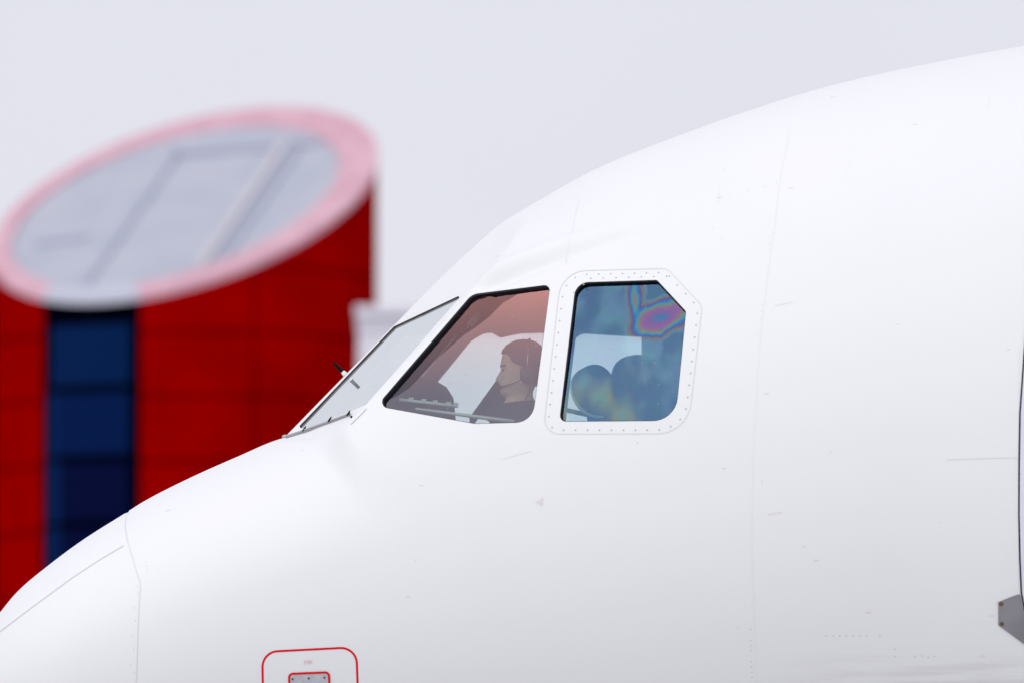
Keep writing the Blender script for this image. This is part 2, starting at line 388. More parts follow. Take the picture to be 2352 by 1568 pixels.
M['plate'] = noisy(mat('static_port_plate_metal', (.46,.46,.50), .4, .5, .1), (.46,.46,.50), (.52,.52,.56), 30)
M['screw'] = mat('dark_screw', (.06,.05,.035), .4, .5, .6)
M['scuff'] = noisy(mat('scuff_plate_metal', (.2,.19,.2), .42, .5, .55), (.17,.155,.17), (.30,.29,.31), 4, 4, .35, .7)
M['bolt'] = mat('bronze_bolt', (.16,.12,.06), .35, .5, .8)
M['door'] = noisy(mat('door_white_paint', (.66,.66,.72), .35, .5, 0, .2), (.64,.64,.71), (.70,.70,.75), 2)
M['gap'] = mat('door_gap_dark', (.012,.011,.03), .6, .3)
M['mark'] = mat('faded_triangle_marking', (.68,.655,.655), .5, .3)
M['wiper'] = mat('wiper_grey_metal', (.42,.42,.46), .45, .5, .2)
M['black'] = mat('black_metal', (.003,.003,.004), .7, .1)
M['seat'] = mat('seat_fabric_dark', (.07,.075,.085), .9, .1)
M['film_crescent'] = mat('film_crescent_pale', (.50,.52,.46), .6, .4)
M['skin'] = noisy(mat('skin', (.44,.25,.18), .55, .4), (.66,.40,.29), (.74,.46,.34), 30)
M['lips'] = mat('lips', (.33,.13,.10), .5, .4)
M['hair'] = mat('black_hair', (.012,.010,.010), .6, .35)
M['jacket'] = noisy(mat('dark_uniform_cloth', (.018,.02,.032), .85, .2), (.016,.018,.03), (.026,.028,.04), 60)
M['shirt'] = mat('white_shirt_cloth', (.72,.73,.76), .8, .2)
M['headset'] = mat('headset_plastic', (.02,.02,.028), .45, .4)
M['board'] = mat('panel_face_bluegrey', (.20,.21,.27), .6, .3)
M['silver'] = mat('headband_metal', (.62,.60,.56), .35, .5, .5)

def pane_material(name, build):
    m = bpy.data.materials.new(name); m.use_nodes = True; nt = m.node_tree; nt.nodes.clear(); g = G(nt)
    out = g.node('ShaderNodeOutputMaterial'); tr = g.node('ShaderNodeBsdfTransparent'); gl = g.node('ShaderNodeBsdfGlossy'); gl.inputs['Roughness'].default_value = .015
    ad = g.node('ShaderNodeAddShader'); uvn = g.node('ShaderNodeTexCoord')
    tcol, rcol, dirt = build(g, uvn.outputs['UV'], uvn.outputs['Object'])
    g.put(tr.inputs[0], tcol); g.put(gl.inputs[0], rcol); g.l.new(tr.outputs[0], ad.inputs[0]); g.l.new(gl.outputs[0], ad.inputs[1])
    df = g.node('ShaderNodeBsdfDiffuse'); df.inputs[0].default_value = (.5,.5,.5,1); mixs = g.node('ShaderNodeMixShader')
    g.put(mixs.inputs[0], dirt); g.l.new(ad.outputs[0], mixs.inputs[1]); g.l.new(df.outputs[0], mixs.inputs[2]); g.l.new(mixs.outputs[0], out.inputs[0])
    return m
def specks(g, ob, scale, amount):
    vo = g.node('ShaderNodeTexVoronoi'); vo.inputs['Scale'].default_value = scale; g.l.new(ob, vo.inputs['Vector'])
    sc = g.node('ShaderNodeSeparateColor'); g.l.new(vo.outputs['Color'], sc.inputs[0])
    return g.m('MULTIPLY', g.m('MULTIPLY', g.m('LESS_THAN', vo.outputs['Distance'], g.m('MULTIPLY', sc.outputs[1], .22)), g.m('GREATER_THAN', sc.outputs[0], .8)), amount)
def film_blue(g, uv, ob):                    # interference film in the delaminated fixed pane: thickness field -> film colour
    sp = g.node('ShaderNodeSeparateXYZ'); g.l.new(uv, sp.inputs[0])
    nz = g.noise(uv, 5.5, 3); sc = g.node('ShaderNodeSeparateXYZ'); g.l.new(nz.outputs['Color'], sc.inputs[0])
    u = g.m('ADD', sp.outputs[0], g.m('MULTIPLY', g.m('SUBTRACT', sc.outputs[0], .5), .10)); v = g.m('ADD', sp.outputs[1], g.m('MULTIPLY', g.m('SUBTRACT', sc.outputs[1], .5), .10))
    def ell(cx, cy, rx, ry):
        a = g.m('DIVIDE', g.m('SUBTRACT', u, cx), rx); b = g.m('DIVIDE', g.m('SUBTRACT', v, cy), ry)
        return g.m('SUBTRACT', 1.0, g.m('SQRT', g.m('ADD', g.m('MULTIPLY', a, a), g.m('MULTIPLY', b, b))))
    t = g.m('SMOOTH_MAX', ell(.79, .60, .25, .115), g.m('MULTIPLY', ell(.60, .76, .06, .20), .42), .16)
    t = g.m('ADD', t, .16)
    t = g.m('MAXIMUM', t, g.m('MULTIPLY', g.m('SUBTRACT', .15, g.m('ADD', g.m('MULTIPLY', u, 1.25), g.m('MULTIPLY', v, .5))), 4.2))
    rp = g.node('ShaderNodeValToRGB'); cr = rp.color_ramp
    blue = (.076,.150,.232)
    stops = [(0.0, blue), (.10, (.10,.125,.15)), (.17, (.115,.105,.075)), (.23, (.085,.055,.17)), (.30, (.025,.09,.28)), (.38, (.035,.17,.25)), (.46, (.09,.18,.13)), (.53, (.16,.125,.12)), (.62, (.175,.08,.19)), (.80, (.15,.07,.21)), (1.0, (.05,.115,.23))]
    cr.elements[0].position = 0; cr.elements[0].color = (*stops[0][1], 1); cr.elements[1].position = 1; cr.elements[1].color = (*stops[-1][1], 1)
    for p_, c_ in stops[1:-1]:
        e = cr.elements.new(p_); e.color = (*c_, 1)
    g.put(rp.inputs[0], t); col = rp.outputs[0]
    col = g.mix(.16, col, (.085,.125,.19))
    # slow drift to olive low down, deeper blue high up
    n2 = g.noise(uv, 3.2, 2).outputs['Fac']
    green = g.m('MULTIPLY', g.m('MULTIPLY', g.rng(n2, .36, .56), g.rng(sp.outputs[1], .50, .15)), g.rng(sp.outputs[0], .80, .40))
    col = g.mix(g.m('MULTIPLY', green, .75), col, (.130,.155,.105))
    n4 = g.noise(uv, 7.0, 4).outputs['Fac']; col = g.mix(g.m('MULTIPLY', g.m('MULTIPLY', g.rng(n4, .46, .62), g.rng(t, .12, -.05)), .5), col, (.072,.180,.205))
    dk = g.m('MULTIPLY', g.rng(n2, .60, .42), g.rng(t, .05, -.1)); col = g.mix(g.m('MULTIPLY', dk, .6), col, (.036,.072,.145))
    inv = g.node('ShaderNodeVectorMath'); inv.operation = 'MULTIPLY_ADD'; g.l.new(col, inv.inputs[0]); inv.inputs[1].default_value = (-1.0,-.62,-.75); inv.inputs[2].default_value = (.56,.68,.70)
    return inv.outputs[0], col, specks(g, ob, 55, .2)
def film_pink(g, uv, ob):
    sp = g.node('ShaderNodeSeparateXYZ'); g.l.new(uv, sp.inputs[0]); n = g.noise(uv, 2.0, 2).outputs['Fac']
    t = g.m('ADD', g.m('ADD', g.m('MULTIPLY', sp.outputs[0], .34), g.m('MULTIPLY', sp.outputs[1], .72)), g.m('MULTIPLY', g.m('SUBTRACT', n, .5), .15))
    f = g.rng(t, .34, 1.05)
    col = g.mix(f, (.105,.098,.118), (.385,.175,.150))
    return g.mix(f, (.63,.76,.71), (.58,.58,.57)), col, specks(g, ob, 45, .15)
def clear_film(g, uv, ob): return (.90,.92,.91), (.04,.04,.045), specks(g, ob, 50, .25)
M['pane_blue'] = pane_material('iridescent_blue_pane', film_blue)
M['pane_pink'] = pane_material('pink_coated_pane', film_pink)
M['pane_clear'] = pane_material('clear_pane', clear_film)
def windscreen_mat():
    m = bpy.data.materials.new('windscreen_glass'); m.use_nodes = True; nt = m.node_tree; nt.nodes.clear(); g = G(nt)
    out = g.node('ShaderNodeOutputMaterial'); tr = g.node('ShaderNodeBsdfTransparent'); tr.inputs[0].default_value = (.6,.66,.66,1); gl = g.node('ShaderNodeBsdfGlossy')
    gl.inputs['Roughness'].default_value = .03; gl.inputs[0].default_value = (.93,.96,.96,1); lw = g.node('ShaderNodeLayerWeight'); lw.inputs[0].default_value = .5; fac = g.rng(lw.outputs['Facing'], .3, .88, .12, .90)
    t = g.node('ShaderNodeTexCoord'); a = g.node('ShaderNodeMixShader'); g.l.new(fac, a.inputs[0]); g.l.new(tr.outputs[0], a.inputs[1]); g.l.new(gl.outputs[0], a.inputs[2])
    df = g.node('ShaderNodeBsdfDiffuse'); nz = g.noise(t.outputs['Object'], 9, 4).outputs['Fac']; film = g.rng(nz, .3, .7, .18, .30)
    df.inputs[0].default_value = (.66,.68,.69,1); b = g.node('ShaderNodeMixShader'); g.l.new(film, b.inputs[0]); g.l.new(a.outputs[0], b.inputs[1]); g.l.new(df.outputs[0], b.inputs[2])
    d2 = g.node('ShaderNodeBsdfDiffuse'); d2.inputs[0].default_value = (.16,.17,.18,1); c = g.node('ShaderNodeMixShader')
    sp = specks(g, t.outputs['Object'], 34, .55); cl = g.noise(t.outputs['Object'], 5, 2).outputs['Fac']
    g.l.new(g.m('MULTIPLY', sp, g.rng(cl, .45, .6)), c.inputs[0]); g.l.new(b.outputs[0], c.inputs[1]); g.l.new(d2.outputs[0], c.inputs[2]); g.l.new(c.outputs[0], out.inputs[0])
    return m
M['windscreen'] = windscreen_mat()

# ------------------------------------------------------------------ ground
gm = noisy(mat('apron_concrete', (.40,.40,.405), .85, .3), (.48,.48,.485), (.54,.54,.545), .6, 6, .35, .7, bump=.2)
gnd = mesh('apron', [(-3000,-600,0),(3000,-600,0),(3000,5000,0),(-3000,5000,0)], [(0,1,2,3)], gm); tag(gnd, kind='structure')

# ------------------------------------------------------------------ airliner
plane = empty('airliner', (0, 0, 0))
tag(plane, 'white airliner nose with cockpit windows, filling the right of the picture', 'airliner')
SLIDE = rounded([(1084,676,40),(1264.5,653.5,12),(1223,969,45),(1091.6,972.5,25),(864,932,15)])
FIXED = rounded([(1322.5,649.2,34),(1509,643.3,9),(1576,715.4,9),(1551.6,965.6,58),(1284.4,967.6,14)])
SURR = rounded([(1289.4,623.4,66),(1532.6,617,24),(1612.5,703,20),(1579.4,994.9,78),(1247,996,34)])
SCREEN = rounded([(904.5,750,3),(1064,675,3),(840,929,16),(706,984,3),(684,981,4)])
outl = {k: to_s(densify(v, 7)) for k, v in (('slide', SLIDE), ('fixed', FIXED), ('screen', SCREEN))}
seam_px = [(289.9,1184),(287,1206.7),(291,1232),(298.8,1261),(312.5,1308),(323.4,1341.5),(320,1378.6),(317,1445),(313.7,1562)]
ss = to_s(resample(seam_px, 15, False)); ss = ss[np.argsort(ss[:, 1])]
ss = np.vstack([[ss[0, 0], -math.pi/2], ss, [ss[-1, 0], math.pi/2]])
def seam_x(th): return np.interp(th, ss[:, 1], ss[:, 0])
# grid of points in (x, theta)
xs = np.r_[XT+np.array([.001,.004,.01,.02,.035,.055,.08,.11]), np.arange(XT+.14, W(2520), .026), np.arange(W(2520)+.03, 12.0, .25)]
ths = np.linspace(-math.pi/2, math.pi/2, 150)
gp = np.stack(np.meshgrid(xs, ths), -1).reshape(-1, 2)
fine = np.stack(np.meshgrid(np.arange(W(600), W(1180), .009), np.linspace(math.radians(12), math.pi/2-1e-3, 150)), -1).reshape(-1, 2)
med = np.stack(np.meshgrid(np.arange(W(1180), W(1560), .013), np.linspace(math.radians(15), math.radians(75), 100)), -1).reshape(-1, 2)
inb = (gp[:, 0] > W(600)) & (gp[:, 0] < W(1180)) & (gp[:, 1] > math.radians(12)) & (gp[:, 1] < math.pi/2-.001)
inm = (gp[:, 0] > W(1180)) & (gp[:, 0] < W(1560)) & (gp[:, 1] > math.radians(15)) & (gp[:, 1] < math.radians(75))
gp = np.vstack([gp[~(inb | inm)], fine, med])
keep = np.ones(len(gp), bool)
for o in outl.values(): keep &= ~inpoly(gp, o)
gp = gp[keep]
pts = [gp]; edges = []; base = len(gp)
for o in outl.values():
    n = len(o); pts.append(o); edges += [(base+i, base+(i+1)%n) for i in range(n)]; base += n
sm = np.stack([ss[:, 0], np.clip(ss[:, 1], -math.pi/2, math.pi/2)], -1); pts.append(sm); edges += [(base+i, base+i+1) for i in range(len(sm)-1)]
v2, fs = cdt(np.vstack(pts)*np.array([1, TS]), edges); v2 = v2/np.array([1, TS]); v2[:, 1] = np.clip(v2[:, 1], -math.pi/2, math.pi/2)
cen = np.array([(v2[a]+v2[b]+v2[c])/3 for a, b, c in fs]); ok = np.ones(len(fs), bool)
for o in outl.values(): ok &= ~inpoly(cen, o)
fs = [f for f, k in zip(fs, ok) if k]; cen = cen[ok]; is_rad = cen[:, 0] < seam_x(cen[:, 1])
def half_meshes(name, sel):
    V = []; F = []; NN = []; f0 = [f for f, k in zip(fs, sel) if k]; used = sorted({i for f in f0 for i in f}); mp = {i: k for k, i in enumerate(used)}
    q = v2[used]; thc = np.clip(q[:, 1], -math.pi/2+4e-3, math.pi/2-4e-3)
    for side in (-1, 1):
        p = S(q[:, 0], q[:, 1], 0, side); n = N(np.maximum(q[:, 0], XT+.004), thc, side)
        pole = np.abs(q[:, 1]) > math.pi/2-2e-3; n[pole, 1] = 0; n /= np.linalg.norm(n, axis=1, keepdims=True); p[pole, 1] = 0
        ff = flip_fix([tuple(mp[i] for i in f) for f in f0], p, n); b = len(V); V += list(p); NN += list(n); F += [tuple(i+b for i in f) for f in ff]
    return mesh(name, V, F, M['white'], plane, True, NN)
skin = half_meshes('fuselage_skin', ~is_rad); radome = half_meshes('radome', is_rad); radome['label'] = 'white rounded radome ahead of the thin joint line'

# windows on both sides: reveal, seal and pane
def window(name, key, pane_mat, side, depth, label=None, seal=.012, lip=.02, recess=.008):
    o = outl[key]; n3 = N(o[:, 0], o[:, 1], side); p = S(o[:, 0], o[:, 1], 0, side); m = len(o)
    # rubber seal: a thin ring just inside the skin edge
    c = p.mean(0); inn = p+(c-p)/np.linalg.norm(c-p, axis=1, keepdims=True)*seal
    a = p-n3*.0015; b = inn-n3*.004; d = inn-n3*lip
    ring = mesh(name, np.vstack([a, b, d]), [(i, (i+1)%m, m+(i+1)%m, m+i) for i in range(m)]+[(m+i, m+(i+1)%m, 2*m+(i+1)%m, 2*m+i) for i in range(m)], M['black_seal'], plane)
    if label: ring['label'] = label
    q = np.stack([o[:, 0], o[:, 1]], -1)
    av = n3.mean(0); av /= np.linalg.norm(av); patch('pane', None, 0, pane_mat, ring, .06, sp=q, side=side, uv=True, shift=-av*recess)
    r0 = p-n3*.003; r1 = p-av*depth
    hole = offset(s_of(r1)*np.array([1, TS]), FLARE[key, side])/np.array([1, TS]); r2 = S(hole[:, 0], hole[:, 1], -LOFF, side)
    mesh('window_reveal', np.vstack([r0, r1, r2]), [(j*m+i, j*m+(i+1)%m, (j+1)*m+(i+1)%m, (j+1)*m+i) for j in range(2) for i in range(m)], M['reveal'], ring)
    r1 = hole
    return ring, r1
inner = {}
LOFF = .085; FLARE = {('screen', -1): .004, ('slide', -1): .006, ('fixed', -1): .008, ('screen', 1): .004, ('slide', 1): .04, ('fixed', 1): .03}
def s_of(p):
    x = p[:, 0]; return np.stack([x, np.arctan2(p[:, 2]-ZC(x), np.abs(p[:, 1]))], -1)
for side in (-1, 1):
    near = side < 0
    _, a = window('windscreen', 'screen', M['windscreen'], side, .06, 'swept windscreen pane reflecting pale sky' if near else None, .0026, .004)
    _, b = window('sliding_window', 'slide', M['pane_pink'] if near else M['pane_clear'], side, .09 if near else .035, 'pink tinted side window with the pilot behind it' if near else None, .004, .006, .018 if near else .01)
    wf, c = window('fixed_window', 'fixed', M['pane_blue'] if near else M['pane_clear'], side, .075 if near else .04, 'blue iridescent side window with clipped upper corner' if near else None, .004, .006, .018 if near else .01)
    inner[side] = {'screen': a, 'slide': b, 'fixed': c}
    if near: near_fixed = wf

# cockpit lining behind the windows (both sides)
V = []; F = []
for side in (-1, 1):
    li = inner[side]
    gx = np.arange(W(640), W(1690), .05); gt = np.linspace(math.radians(-35), math.pi/2, 60)
    gp = np.stack(np.meshgrid(gx, gt), -1).reshape(-1, 2); keep = np.ones(len(gp), bool)
    for o in li.values(): keep &= ~inpoly(gp, o)
    pts = [gp[keep]]; edges = []; base = len(pts[0])
    for o in li.values():
        n = len(o); pts.append(o); edges += [(base+i, base+(i+1)%n) for i in range(n)]; base += n
    lv, lf = cdt(np.vstack(pts)*np.array([1, TS]), edges); lv = lv/np.array([1, TS])
    lc = np.array([(lv[a]+lv[b]+lv[c])/3 for a, b, c in lf]); ok = np.ones(len(lf), bool)
    for o in li.values(): ok &= ~inpoly(lc, o)
    lf = [f for f, k in zip(lf, ok) if k]
    b = len(V); V += list(S(lv[:, 0], lv[:, 1], -LOFF, side)); F += [tuple(i+b for i in f) for f in lf]
mesh('cockpit_lining', V, F, M['lining'], plane, True)
# cockpit floor, rear bulkhead, glareshield and instrument panel, side consoles
zf = float(P(1200, 1430, 0)[2])
mb = MB(); mb.box((W(1250), 0, zf-.02), (W(1680)-W(820), 2.1, .04)); mb.build('cockpit_floor', M['coaming'], plane)
mb = MB(); t = np.linspace(math.radians(-35), math.pi/2, 24)
ring = list(S(np.full(24, W(1668)), t, -.1, -1))+list(S(np.full(24, W(1668)), t, -.1, 1))[::-1][1:]
mesh('rear_bulkhead', ring, [tuple(range(len(ring)))], M['lining'], plane)
gsp = [(745,1000),(820,940),(900,905),(960,898),(1002,908),(1030,925),(1046,950),(1046,985),(1030,990),(1020,1180),(745,1180)]
sec = [unproj(a, b, 0.0) for a, b in gsp]; mb = MB(); k = len(sec)
def ysurf(x, z):
    th = theta_at(np.array([float(x)]), np.array([float(z)]))[0]; return float(RR(np.array([float(x)]), np.array([th]))[0]*math.cos(th))
hws = [max(.05, min(.95, ysurf(x, z)-.16)) for x, z in sec]
mb.add([(float(x), -hws[i], float(z)) for i, (x, z) in enumerate(sec)]+[(float(x), hws[i], float(z)) for i, (x, z) in enumerate(sec)], [(i, (i+1)%k, k+(i+1)%k, k+i) for i in range(k)]+[tuple(range(k))[::-1], tuple(range(k, 2*k))])
mb.build('glareshield', M['coaming'], plane, bevel=.01)
for y in (-1, 1):
    mb = MB(); x0, z0 = unproj(1250, 1030, -1.2); mb.box((W(1290), y*1.0, float(z0)-.25), (W(1580)-W(1000), .32, .5)); mb.build('side_console', M['lining'], plane, bevel=.02)
# pale rail with clips low inside the near sliding window
A = P(918, 917, -1.0); B = P(1050, 932, -1.1); mb = MB(); mb.tube([A, B], .0075, 8); rail = mb.build('window_rail', M['trim'], plane, True)
for f_ in (.2, .42, .62, .85, .98):
    q = A+(B-A)*f_; mb = MB(); mb.box(q+np.array([0, 0, .006]), (.022, .02, .018)); mb.build('rail_clip', M['trim'], rail)
mb = MB(); A = P(955, 938, -1.06); B = P(1185, 968, -1.25); mb.tube([A, B], [.006, .010], 8); mb.build('sill_reflection_bar', M['trim'], plane, True)  # added pale bar standing in for the reflected band along the sill
# reading lamp on the far pillar
mb = MB(); q = P(1088, 732, -.2); mb.tube([q+np.array([-.02, 0, -.035]), q, q+np.array([.018, 0, .03])], [.014, .022, .024], 12); mb.build('reading_lamp', M['lamp_pale'], plane, True)
mb = MB(); a = P(1078, 752, -.2); mb.tube([a, a+np.array([.05, .04, .12])], .008, 8); mb.build('lamp_arm', M['coaming'], plane, True)
# dark latch box in the lower aft corner of the near sliding window, grab rail bar behind the fixed window
mb = MB(); q = P(1203, 985, -1.30); mb.box(q, (.09, .05, .085)); mb.build('window_latch', M['coaming'], plane, bevel=.008)
mb = MB(); q = P(1552, 965, -1.45); mb.box(q, (.12, .04, .10)); mb.build('corner_bracket', M['coaming'], plane, bevel=.006)

# ------------------------------------------------------------------ outer details of the airliner
ribbon('window_surround_joint', SURR, 1.7, .0012, M['seam'], near_fixed, True, 8)
path = resample(offset(densify(SURR, 6), -9), 27.5)
sx = to_s(path); RV = []
rme = None
def rivet_mesh(r):
    n = 10; v = [(0,0,.0022)]+[(r*.7*math.cos(2*math.pi*i/n), r*.7*math.sin(2*math.pi*i/n), .0018) for i in range(n)]+[(r*math.cos(2*math.pi*i/n), r*math.sin(2*math.pi*i/n), .0004) for i in range(n)]
    f = [(0, 1+i, 1+(i+1)%n) for i in range(n)]+[(1+i, 11+i, 11+(i+1)%n, 1+(i+1)%n) for i in range(n)]
    me = bpy.data.meshes.new('rivet'); me.from_pydata(v, [], f); me.materials.append(M['rivet']); return me
rme = rivet_mesh(.0040)
def place_on(o, x, th, off=0.0):
    n = N(np.array([x]), np.array([th]))[0]; p = S(np.array([x]), np.array([th]))[0]+n*off
    o.matrix_world = Matrix.Translation(Vector(p))@Vector(n).to_track_quat('Z', 'Y').to_matrix().to_4x4()
inner_row = [(1357+i*29, 640-i*.9) for i in range(7)]+[(1341,654),(1318,672)]
for (x, th) in list(sx)+list(to_s(np.array(inner_row))):
    o = bpy.data.objects.new('rivet', rme); COL.objects.link(o); o.parent = near_fixed; place_on(o, x, th, .0004)
ribbon('radome_joint', seam_px, 1.8, .0012, M['strip'], plane)
ribbon('lightning_strip', [(-60,1505),(0,1449),(78,1390),(168,1324),(234,1281),(284,1252)], 2.4, .0015, M['strip'], radome)
ribbon('skin_joint', [(1815,296),(1793,405),(1779,523),(1762,640),(1745,800),(1732,995),(1727,1240),(1737,1568),(1745,1700)], .7, .0010, M['seam_faint'], skin)
ribbon('skin_joint', [(1331,456),(1318,510),(1303,585),(1299,605)], 1.0, .0010, M['seam_faint'], skin)
ribbon('skin_joint', [(2173,1055),(2260,1052),(2337,1050.5)], 1.4, .0010, M['seam'], skin)
ribbon('skin_joint', [(2342,790),(2338,1050),(2340,1360)], .8, .0010, M['seam_faint'], skin)
ribbon('skin_joint', [(842,938),(826,955),(806,974)], 1.2, .0012, M['seam_dark'], skin)
def rivet_row(dots, r=2.0):
    mb = MB(); s = to_s(np.array(dots, float))
    for (x, th) in s:
        n = N(np.array([x]), np.array([th]))[0]; p = S(np.array([x]), np.array([th]))[0]+n*.0012; a = np.cross(n, (1,0,0)); a /= np.linalg.norm(a); b = np.cross(n, a)
        R_ = .0019*r; mb.add([p+R_*(math.cos(k*math.pi/4)*a+math.sin(k*math.pi/4)*b) for k in range(8)], [tuple(range(8))])
    o = mesh('rivet_row', mb.v, mb.f, M['rivet'], skin); o['kind'] = 'stuff'
rivet_row([(x, 1459) for x in (1897,1914,1929,1944,1960,1975,1990,2021)], 1.6)
rivet_row([(2102,1506),(2117.5,1505),(2132,1507.8),(2146,1506),(2055.6,1489.6),(2055.6,1506.6)], 1.6)
rivet_row([(1724,1444),(1724,1470),(1724.5,1482),(1725,1492),(1726,1519),(1726,1530),(1727,1542.5),(1727.5,1554.6),(1694.6,1440.6)], 1.5)
rivet_row([(1664,389),(1658,412),(1653,430),(1652,447),(1650,458),(1648,464.5),(1678,447.6),(1718.6,437.6),(1758,429.7),(1783,421),(1658.6,548.5)], 1.3)
rivet_row([(1955.7-i*1.8, 340-7+i*13) for i in range(7)], .9)
rivet_row([(2272,226),(2272,233.5),(2269.6,246)], 1.3)
rivet_row([(1768,545),(1767,560),(1766,574),(1752,700),(1750,716),(1748,731)], 1.0)
rivet_row([(334,1290),(336,1298),(338,1306),(315,1345),(317,1362),(308,1395),(311,1425),(304,1460),(307,1491),(301,1526)], 1.2)
rivet_row([(1464,1016),(1750,1104),(1908,1037)], 1.4)
patch('triangle_marking', np.array([(1229,1152.5),(1248.5,1141),(1246,1162)]), .001, M['mark'], plane)
# faint scratches and scrapes
for a, b, w_ in (((1780,703),(1821,695),1.0),((1764,1181),(1796,1176),2.2),((1150,1055),(1222,1035),1.2)):
    ribbon('scrape', [a, ((a[0]+b[0])/2, (a[1]+b[1])/2-.6), b], w_, .0009, M['mark'], skin, step=6)

# standby static port: red outline, lettering, plate
outl_px = rounded([(602.5,1496,36),(818.5,1485,36),(826,1705,36),(606,1715,36)])
port = ribbon('static_port_marking', outl_px, 4.9, .0012, M['red_line'], plane, True, 10); port['label'] = 'red rounded outline around the standby static port'
pl = rounded([(664.3,1546,8),(755.8,1542.3,8),(759,1640,8),(667,1643,8)])
plate = patch('static_port_plate', densify(pl, 8), .0025, M['plate'], port, .05, depth=.002)
ribbon('plate_border', rounded([(664.3,1546,9),(755.8,1542.3,9),(759,1640,9),(667,1643,9)]), 5.0, .0036, M['red_line'], port, True, 8)
def disc(name, px, py, r, off, mt, parent, ring=False):
    s = to_s(np.array([[px, py]])); n = 14; x, th = s[0]
    v = [(0,0,.003)]+[(r*.55*math.cos(2*math.pi*i/n), r*.55*math.sin(2*math.pi*i/n), .0014 if ring else .003) for i in range(n)]+[(r*math.cos(2*math.pi*i/n), r*math.sin(2*math.pi*i/n), .0028 if ring else .002) for i in range(n)]+[(r*math.cos(2*math.pi*i/n), r*math.sin(2*math.pi*i/n), -.001) for i in range(n)]
    f = [(0, 1+i, 1+(i+1)%n) for i in range(n)]+[(1+i, 1+n+i, 1+n+(i+1)%n, 1+(i+1)%n) for i in range(n)]+[(1+n+i, 1+2*n+i, 1+2*n+(i+1)%n, 1+n+(i+1)%n) for i in range(n)]
    o = mesh(name, v, f, mt, parent); place_on(o, x, th, off); return o
for a, b in ((672.3,1557.9),(709.2,1556.2),(745.5,1554.5)): disc('screw', a, b, .0046, .0025, M['screw'], plate)
cu = bpy.data.curves.new('stby', 'FONT'); cu.body = 'STBY'; cu.size = 1.0; cu.resolution_u = 3; to = bpy.data.objects.new('stby_tmp', cu); COL.objects.link(to)
dg = bpy.context.evaluated_depsgraph_get(); tm = bpy.data.meshes.new_from_object(to.evaluated_get(dg)); bpy.data.objects.remove(to)
tv = np.array([v.co[:2] for v in tm.vertices]); tv -= tv.min(0); tv /= tv.max(0)
sx = to_s(np.stack([698+tv[:, 0]*20.5, 1524.8-tv[:, 1]*8.6-tv[:, 0]*.9], -1)); tn = N(sx[:, 0], sx[:, 1]); tp = S(sx[:, 0], sx[:, 1])+tn*.0013
mesh('lettering', tp, [tuple(p.vertices) for p in tm.polygons], M['pink_text'], port)

# cabin door at the right edge, its scuff plate
DOOR = np.array([(2372,560),(2366,640),(2352,848),(2345,946),(2343,1065),(2342.5,1179),(2344.7,1282),(2348,1358),(2356,1402),(2380,1432),(2420,1442),(2740,1444),(2775,1425),(2790,1380),(2795,1000),(2785,560),(2770,515),(2730,495),(2420,500),(2388,515)], float)
dd = densify(DOOR, 14)
door = patch('cabin_door', dd, .008, M['door'], plane, .08, depth=.007)
ribbon('door_gap', offset(dd, 2.2), 3.6, .0030, M['gap'], door, True, 12)
SC = np.array([(2292.8,1381),(2327,1368),(2337,1364.6),(2343.5,1364.6),(2349,1395),(2372,1430),(2410,1449),(2410,1519),(2352,1477),(2293,1434)], float)
sp_ = patch('scuff_plate', densify(SC, 8), .005, M['scuff'], plane, .04, depth=.0045)
ribbon('scuff_plate_edge', np.array([(2288,1381),(2327,1364.5),(2341,1360)]), 4.5, .0020, M['white'], sp_)
for a, b in ((2299.8,1385.6),(2301.2,1431.4)): disc('bolt', a, b, .0098, .005, M['bolt'], sp_, True)

# ice probe on the centre post, wiper along the windscreen base
a = P(794, 860, 0.0); b = P(767, 833, 0.0); d = (b-a)/np.linalg.norm(b-a)
mb = MB(); mb.tube([a-d*.004, a+d*.018, a+d*.024], [.014, .010, .007], 16); probe = mb.build('ice_probe', M['white'], plane, True)
mb = MB(); mb.tube([a+d*.018, a+d*.025, a+d*.055, b], [.008, .0095, .0078, .008], 12); mb.build('probe_rod', M['black'], probe, True)
def on_px(px, py, off):
    s = to_s(np.array([[px, py]])); n = N(s[:, 0], s[:, 1])[0]; return S(s[:, 0], s[:, 1])[0]+n*off
wp = [(657,1004.5),(690,994),(730,979),(770,964.5),(806,951)]
mb = MB(); mb.tube([on_px(p_[0], p_[1], .008) for p_ in wp], .0046, 8); wiper = mb.build('wiper', M['wiper'], plane, True)
mb = MB(); mb.tube([on_px(p_[0], p_[1]+1.5, .003) for p_ in wp], .003, 8); mb.build('wiper_blade', M['seam_dark'], wiper, True)
for p_ in ((704,988.5),(763,966.5),(806,952.5)):
    mb = MB(); q = on_px(p_[0], p_[1], .014); mb.tube([q+np.array([-.010, 0, -.012]), q, q+np.array([.006, 0, .012])], [.003, .005, .002], 8); mb.build('wiper_clip', M['black'], wiper, True)
mb = MB(); q = on_px(661, 1003.5, .006); mb.ellipsoid(q+np.array([-.012, .08, .003]), (.016, .035, .010)); mb.build('wiper_pivot', M['wiper'], wiper, True)
mb = MB(); q = on_px(808, 957, .004); mb.tube([q, q+np.array([.006, -.01, -.012])], [.006, .004], 8); mb.build('wiper_stop', M['black'], wiper, True)

